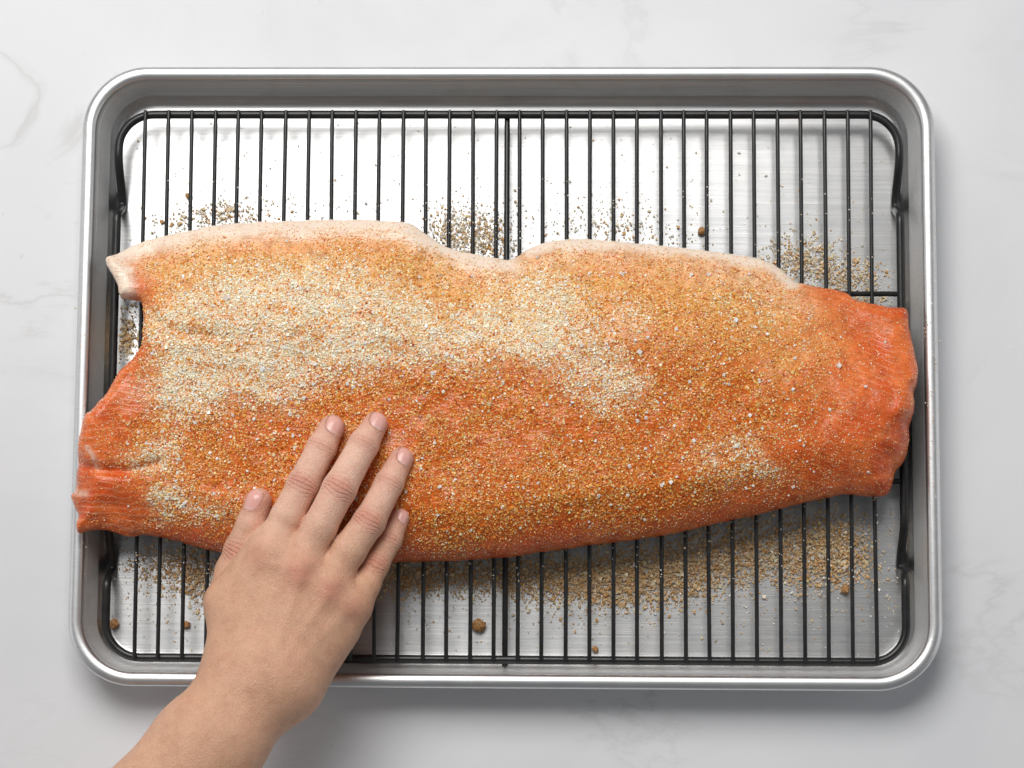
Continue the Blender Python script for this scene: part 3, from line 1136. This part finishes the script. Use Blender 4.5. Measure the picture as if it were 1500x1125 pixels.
# lumps of brown sugar, each its own thing
def lump(pxy, size, label, z0=FLOOR_Z):
    p = px2w(pxy[0], pxy[1], z0 + size * 0.4)
    t = np.linspace(0, math.pi, 12)
    V, F = [], []
    nn_, mm_ = 18, 12
    for i in range(mm_):
        for k in range(nn_):
            a = 2 * math.pi * k / nn_
            V.append((math.sin(t[i]) * math.cos(a), math.sin(t[i]) * math.sin(a), math.cos(t[i])))
    V = np.array(V)
    s = int(pxy[0])
    r = 0.55 + 0.85 * fbm(V[:, 0] * 2.0 + s + V[:, 2], V[:, 1] * 2.0 + V[:, 2] * 1.7, s, 3) + 0.30 * (fbm(V[:, 0] * 7 + V[:, 2] * 5, V[:, 1] * 7 + s, s + 3, 2) - 0.5)
    V = V * r[:, None] * size * 0.5
    V[:, 2] *= 0.8
    for i in range(mm_ - 1):
        for k in range(nn_):
            l = (k + 1) % nn_
            F.append((i * nn_ + k, (i + 1) * nn_ + k, (i + 1) * nn_ + l, i * nn_ + l))
    V[:, 2] -= V[:, 2].min()
    o = mesh_obj("sugar_lump", V, F, LUMP)
    o.location = (p[0], p[1], z0)
    tag(o, label, "sugar lump", "brown sugar lumps on the pan floor")


lump((701, 916), 0.0066, "largest craggy brown sugar lump on the pan floor, between hand and centre rod")
lump((1239, 863), 0.0046, "round orange-brown sugar lump beside the large sugar spill below the fillet's broad end")
lump((167, 914), 0.0052, "round brown sugar lump inside the pan corner between forearm and rack frame")
lump((273, 915), 0.0040, "brown sugar lump half under a rack bar right beside the hand")
lump((1028, 338), 0.0044, "brown sugar lump touching a rack bar beyond the fillet's pale belly edge")
lump((276, 287), 0.0034, "small brown lump against a bar near the pale pointed fillet tip")
lump((872, 951), 0.0034, "pale brown crumb beside the frame on the hand's side of the rack")

# ------------------------------------------------------------------ hand
def J(px_, py_, z):
    return px2w(px_, py_, z)


# joints: photo px, height of the bone line, radius
FING = {
    'index': [(396, 806, .0690, .0092), (421, 756, .0695, .0083), (444, 710, .0688, .0081), (471, 656, .0650, .0075), (486, 626, .0620, .0065)],
    'middle': [(440, 826, .0720, .0096), (468, 772, .0735, .0086), (497, 716, .0730, .0086), (532, 652, .0668, .0076), (550, 621, .0622, .0063)],
    'ring': [(482, 852, .0690, .0096), (511, 806, .0695, .0088), (541, 764, .0683, .0081), (570, 708, .0632, .0072), (588, 672, .0590, .0062)],
    'pinky': [(518, 886, .0640, .0088), (534, 857, .0620, .0078), (550, 827, .0595, .0068), (571, 791, .0565, .0059), (586, 757, .0535, .0050)],
    'thumb': [(334, 868, .0525, .0098), (342, 838, .0525, .0093), (354, 806, .0545, .0088), (369, 768, .0575, .0078), (379, 734, .0592, .0067)],
}
FJ = {k: [(J(a, b, z), r) for a, b, z, r in v] for k, v in FING.items()}
PALM = [  # (a, ra) (b, rb)
    ((402, 812, .0685, .0115), (358, 985, .0740, .0150)),
    ((442, 832, .0710, .0118), (384, 990, .0770, .0170)),
    ((482, 858, .0685, .0110), (408, 990, .0760, .0165)),
    ((513, 888, .0645, .0096), (430, 998, .0730, .0140)),
    ((337, 884, .0620, .0106), (346, 980, .0720, .0142)),
    ((392, 801, .0665, .0088), (335, 882, .0630, .0104)),
    ((380, 850, .0640, .0120), (356, 960, .0700, .0140)),
    ((492, 922, .0600, .0104), (424, 1002, .0690, .0124)),
]
ARM = [
    ((366, 994, .0755, .0160), (288, 1080, .0850, .0172)),
    ((400, 1006, .0760, .0168), (322, 1095, .0850, .0188)),
    ((288, 1080, .0850, .0172), (100, 1280, .1040, .0230)),
    ((322, 1095, .0850, .0188), (140, 1310, .1040, .0245)),
    ((100, 1280, .1040, .0230), (-120, 1500, .1260, .0280)),
    ((140, 1310, .1040, .0245), (-60, 1540, .1260, .0290)),
]
PALMW = [(J(*a[:3]), a[3], J(*b[:3]), b[3]) for a, b in PALM]
ARMW = [(J(*a[:3]), a[3], J(*b[:3]), b[3]) for a, b in ARM]
KNUCK = [(J(400, 813, .0765), .0066, .00), (J(441, 834, .0800), .0068, .00), (J(485, 861, .0765), .0064, .00), (J(517, 886, .0700), .0060, .00)]


def hand_sdf(p):
    palm = None
    for a, ra, b, rb_ in PALMW:
        d = round_cone(p, a, b, ra, rb_)
        palm = d if palm is None else smin(palm, d, 0.011)
    for c, r, _ in KNUCK:
        palm = smin(palm, np.linalg.norm(p - c, axis=1) - r, 0.010)
    arm = None
    for a, ra, b, rb_ in ARMW:
        d = round_cone(p, a, b, ra, rb_)
        arm = d if arm is None else smin(arm, d, 0.016)
    body = smin(palm, arm, 0.016)
    fing = None
    for nm, js in FJ.items():
        f = None
        for (a, ra), (b, rb_) in zip(js[:-1], js[1:]):
            d = round_cone(p, a, b, ra, rb_)
            f = d if f is None else smin(f, d, 0.0022)
        if nm == 'thumb':
            thumb = f
        else:
            fing = f if fing is None else smin(fing, f, 0.0004)
    body = smin(body, thumb, 0.0014)
    return smin(body, fing, 0.0045)


allp = np.array([j for js in FJ.values() for j, _ in js] + [q for a, _, b, _ in PALMW + ARMW for q in (a, b)])
lo = allp.min(0) - 0.034
hi = allp.max(0) + 0.034
HV, HQ = surface_nets(hand_sdf, lo, hi, 0.0008)
HV = laplace(HV, HQ, 2, 0.5)


def grad(fn, p, e=2e-4):
    g = np.stack([fn(p + np.eye(3)[k] * e) - fn(p - np.eye(3)[k] * e) for k in range(3)], 1)
    return g / (np.linalg.norm(g, axis=1)[:, None] + 1e-12)


HN = grad(hand_sdf, HV)
HV = HV - HN * (hand_sdf(HV) * 0.8)[:, None]

# nails
NAILS = {}
for nm, roll, L, Wd, fwd in (('index', 20, .0106, .0094, .0006), ('middle', 20, .0108, .0098, .0006), ('ring', 22, .0102, .0086, .0006), ('pinky', 30, .0086, .0070, .0005), ('thumb', -32, .0112, .0100, .0002)):
    (a, ra), (b, rb_) = FJ[nm][-2:]
    ax = (b - a) / np.linalg.norm(b - a)
    up = np.array([0, 0, 1.0]) - ax * ax[2]
    up /= np.linalg.norm(up)
    sd = np.cross(ax, up)                # to the right of the finger
    th = math.radians(roll)
    up2 = up * math.cos(th) + sd * math.sin(th)
    sd2 = np.cross(ax, up2)
    NAILS[nm] = (b + ax * fwd, ax, up2, sd2, L, Wd, rb_)

groove_shade = np.zeros(len(HV))
# press the nail beds a little into the fingertips, raise the folds round them
for nm, (c, ax, up, sd, L, Wd, r) in NAILS.items():
    q = HV - c
    u, v, w_ = q @ ax, q @ sd, q @ up
    near = (w_ > 0) & (np.abs(u) < L) & (np.abs(v) < Wd)
    e = (np.abs(u / (L / 2)) ** 2.6 + np.abs(v / (Wd / 2)) ** 2.6) ** (1 / 2.6)
    inside = near & (e < 1.0)
    dep = np.where(near, -0.00055 * (1 - sstep(0.80, 1.02, e)) + 0.00028 * np.exp(-((e - 1.12) / 0.10) ** 2) * (u < L * 0.35), 0)
    HV = HV + HN * dep[:, None]
    groove_shade = np.maximum(groove_shade, np.where(near & (u < L * 0.42), np.exp(-((e - 1.04) / 0.07) ** 2), 0))

# tendons under the back of the hand, hollows between the knuckles
hz = sstep(0.3, 0.8, HN[:, 2])
for (x0, y0, z0), (x1, y1, z1), am in (((402, 816, .080), (385, 975, .092), .0007), ((443, 838, .083), (394, 980, .094), .0008), ((485, 864, .080), (404, 985, .094), .0007), ((516, 890, .074), (416, 992, .090), .0005)):
    a_, b_ = J(x0, y0, z0)[:2], J(x1, y1, z1)[:2]
    q = HV[:, :2] - a_
    ab = b_ - a_
    t_ = np.clip((q @ ab) / (ab @ ab), 0, 1)
    dd = np.linalg.norm(q - t_[:, None] * ab, axis=1)
    HV = HV + HN * (am * np.exp(-(dd / 0.0030) ** 2) * (1 - 0.7 * t_) * hz * sstep(0, 0.08, t_))[:, None]
for x0, y0, am in ((420, 812, .0011), (465, 838, .0011), (503, 866, .0012), (516, 912, .0010)):
    c = J(x0, y0, .078)[:2]
    HV = HV - HN * (am * np.exp(-(np.linalg.norm(HV[:, :2] - c, axis=1) / 0.0058) ** 2) * hz)[:, None]

# skin colour and crease maps
red = np.zeros(len(HV))
cu_ = np.zeros(len(HV))
cmk = np.zeros(len(HV))
for nm, js in FJ.items():
    pts = [j for j, _ in js]
    joints = ((2, 1.0, .0050), (3, 0.62, .0032))
    if nm == 'thumb':
        joints = ((2, 0.9, .0050),)
    for ji, amt, wd in joints:
        c = pts[ji]
        ax = pts[ji + 1] - pts[ji - 1]
        ax /= np.linalg.norm(ax)
        q = HV - c
        u = q @ ax
        rad = np.linalg.norm(q - u[:, None] * ax, axis=1)
        rr = js[ji][1]
        m = np.exp(-(u / wd) ** 2) * (rad < rr * 1.35) * sstep(0.15, 0.6, HN[:, 2])
        m = m * amt
        side = q @ np.cross(ax, [0, 0, 1.0])
        bend = u * (1 + 0.9 * np.clip(np.abs(side) / rr, 0, 1) ** 2)
        upd = m > cmk
        cu_ = np.where(upd, bend * 1000, cu_)
        cmk = np.maximum(cmk, m)
        red = np.maximum(red, 0.7 * amt * np.exp(-(u / (wd * 1.1)) ** 2) * (rad < rr * 1.3) * sstep(0.3, 0.9, HN[:, 2]))
    tipc = js[-1][0]
    red = np.maximum(red, 0.62 * np.exp(-(np.linalg.norm(HV - tipc, axis=1) / 0.0105) ** 2))
for (pxp, pyp, z), wd, am in (((378, 812, .078), .0065, .35), ((441, 838, .082), .0080, .65), ((486, 866, .079), .0070, .6), ((519, 888, .072), .0060, .4)):
    c = J(pxp, pyp, z)
    red = np.maximum(red, am * np.exp(-(np.linalg.norm((HV - c)[:, :2], axis=1) / wd) ** 2) * (HN[:, 2] > 0))
sk = np.array([0.70, 0.405, 0.265])
rd = np.array([0.66, 0.27, 0.195])
pk = np.array([0.87, 0.565, 0.445])
hpx, hpy = w2px(HV)
mt_ = fbm(hpx / 26, hpy / 26, 51, 4)
C = sk * (0.97 + 0.06 * (mt_[:, None] - 0.5) * 2)
k = (0.75 * sstep(850, 700, hpy))[:, None]
C = C * (1 - k) + pk * k
C = C * (1 - red[:, None]) + rd * red[:, None]
C = C * (1 - 0.85 * groove_shade[:, None]) + np.array([0.42, 0.17, 0.13]) * (0.85 * groove_shade[:, None])  # shade in the grooves round the nails, painted into the skin colour
hand = mesh_obj("person", HV, HQ, SKIN)
tag(hand, "bare right hand and forearm pressing the sugar cure onto the salmon", "person")
color_attr(hand, "tint", C)
float_attr(hand, "crease_u", cu_)
float_attr(hand, "crease_m", cmk)

for nm, (c, ax, up, sd, L, Wd, r) in NAILS.items():
    rings_, nseg = 9, 36
    uvp = [(0.0, 0.0)]
    for i in range(1, rings_ + 1):
        for k in range(nseg):
            a = 2 * math.pi * k / nseg
            ca, sa = math.cos(a), math.sin(a)
            e = (abs(ca) ** 2.6 + abs(sa) ** 2.6) ** (1 / 2.6)
            uvp.append((ca / e * i / rings_, sa / e * i / rings_))
    uvp = np.array(uvp)
    P0 = c + ax * (uvp[:, :1] * L / 2) + sd * (uvp[:, 1:] * Wd / 2) + up * r * 1.3
    for _ in range(14):
        P0 = P0 - up * (hand_sdf(P0) * 0.9)[:, None]
    rho = np.abs(uvp).max(1)
    crown = 0.00042 * (1 - np.clip(np.sqrt((uvp ** 2).sum(1)), 0, 1) ** 2.5) - 0.00012
    Vt = P0 + up * crown[:, None]
    Vb = P0 - up * 0.0010
    nv = len(uvp)
    F = []
    for k in range(nseg):
        F.append((0, 1 + k, 1 + (k + 1) % nseg))
        F.append((nv, nv + 1 + (k + 1) % nseg, nv + 1 + k))
    for i in range(rings_ - 1):
        for k in range(nseg):
            l = (k + 1) % nseg
            a0, a1, b0, b1 = 1 + i * nseg + k, 1 + i * nseg + l, 1 + (i + 1) * nseg + k, 1 + (i + 1) * nseg + l
            F.append((a0, b0, b1, a1))
            F.append((nv + a0, nv + a1, nv + b1, nv + b0))
    o0 = 1 + (rings_ - 1) * nseg
    for k in range(nseg):
        l = (k + 1) % nseg
        F.append((o0 + k, nv + o0 + k, nv + o0 + l, o0 + l))
    o = mesh_obj("fingernail", np.concatenate([Vt, Vb]), F, NAIL, hand)
    uu = np.concatenate([uvp[:, 0]] * 2)
    col = np.array([0.80, 0.43, 0.375]) * np.ones((2 * nv, 1))
    k = 0.7 * sstep(0.86, 0.97, uu)[:, None]
    col = col * (1 - k) + np.array([0.87, 0.72, 0.63]) * k
    k = (0.45 * sstep(-0.55, -0.95, uu))[:, None]
    col = col * (1 - k) + np.array([0.84, 0.62, 0.55]) * k
    color_attr(o, "tint", col)
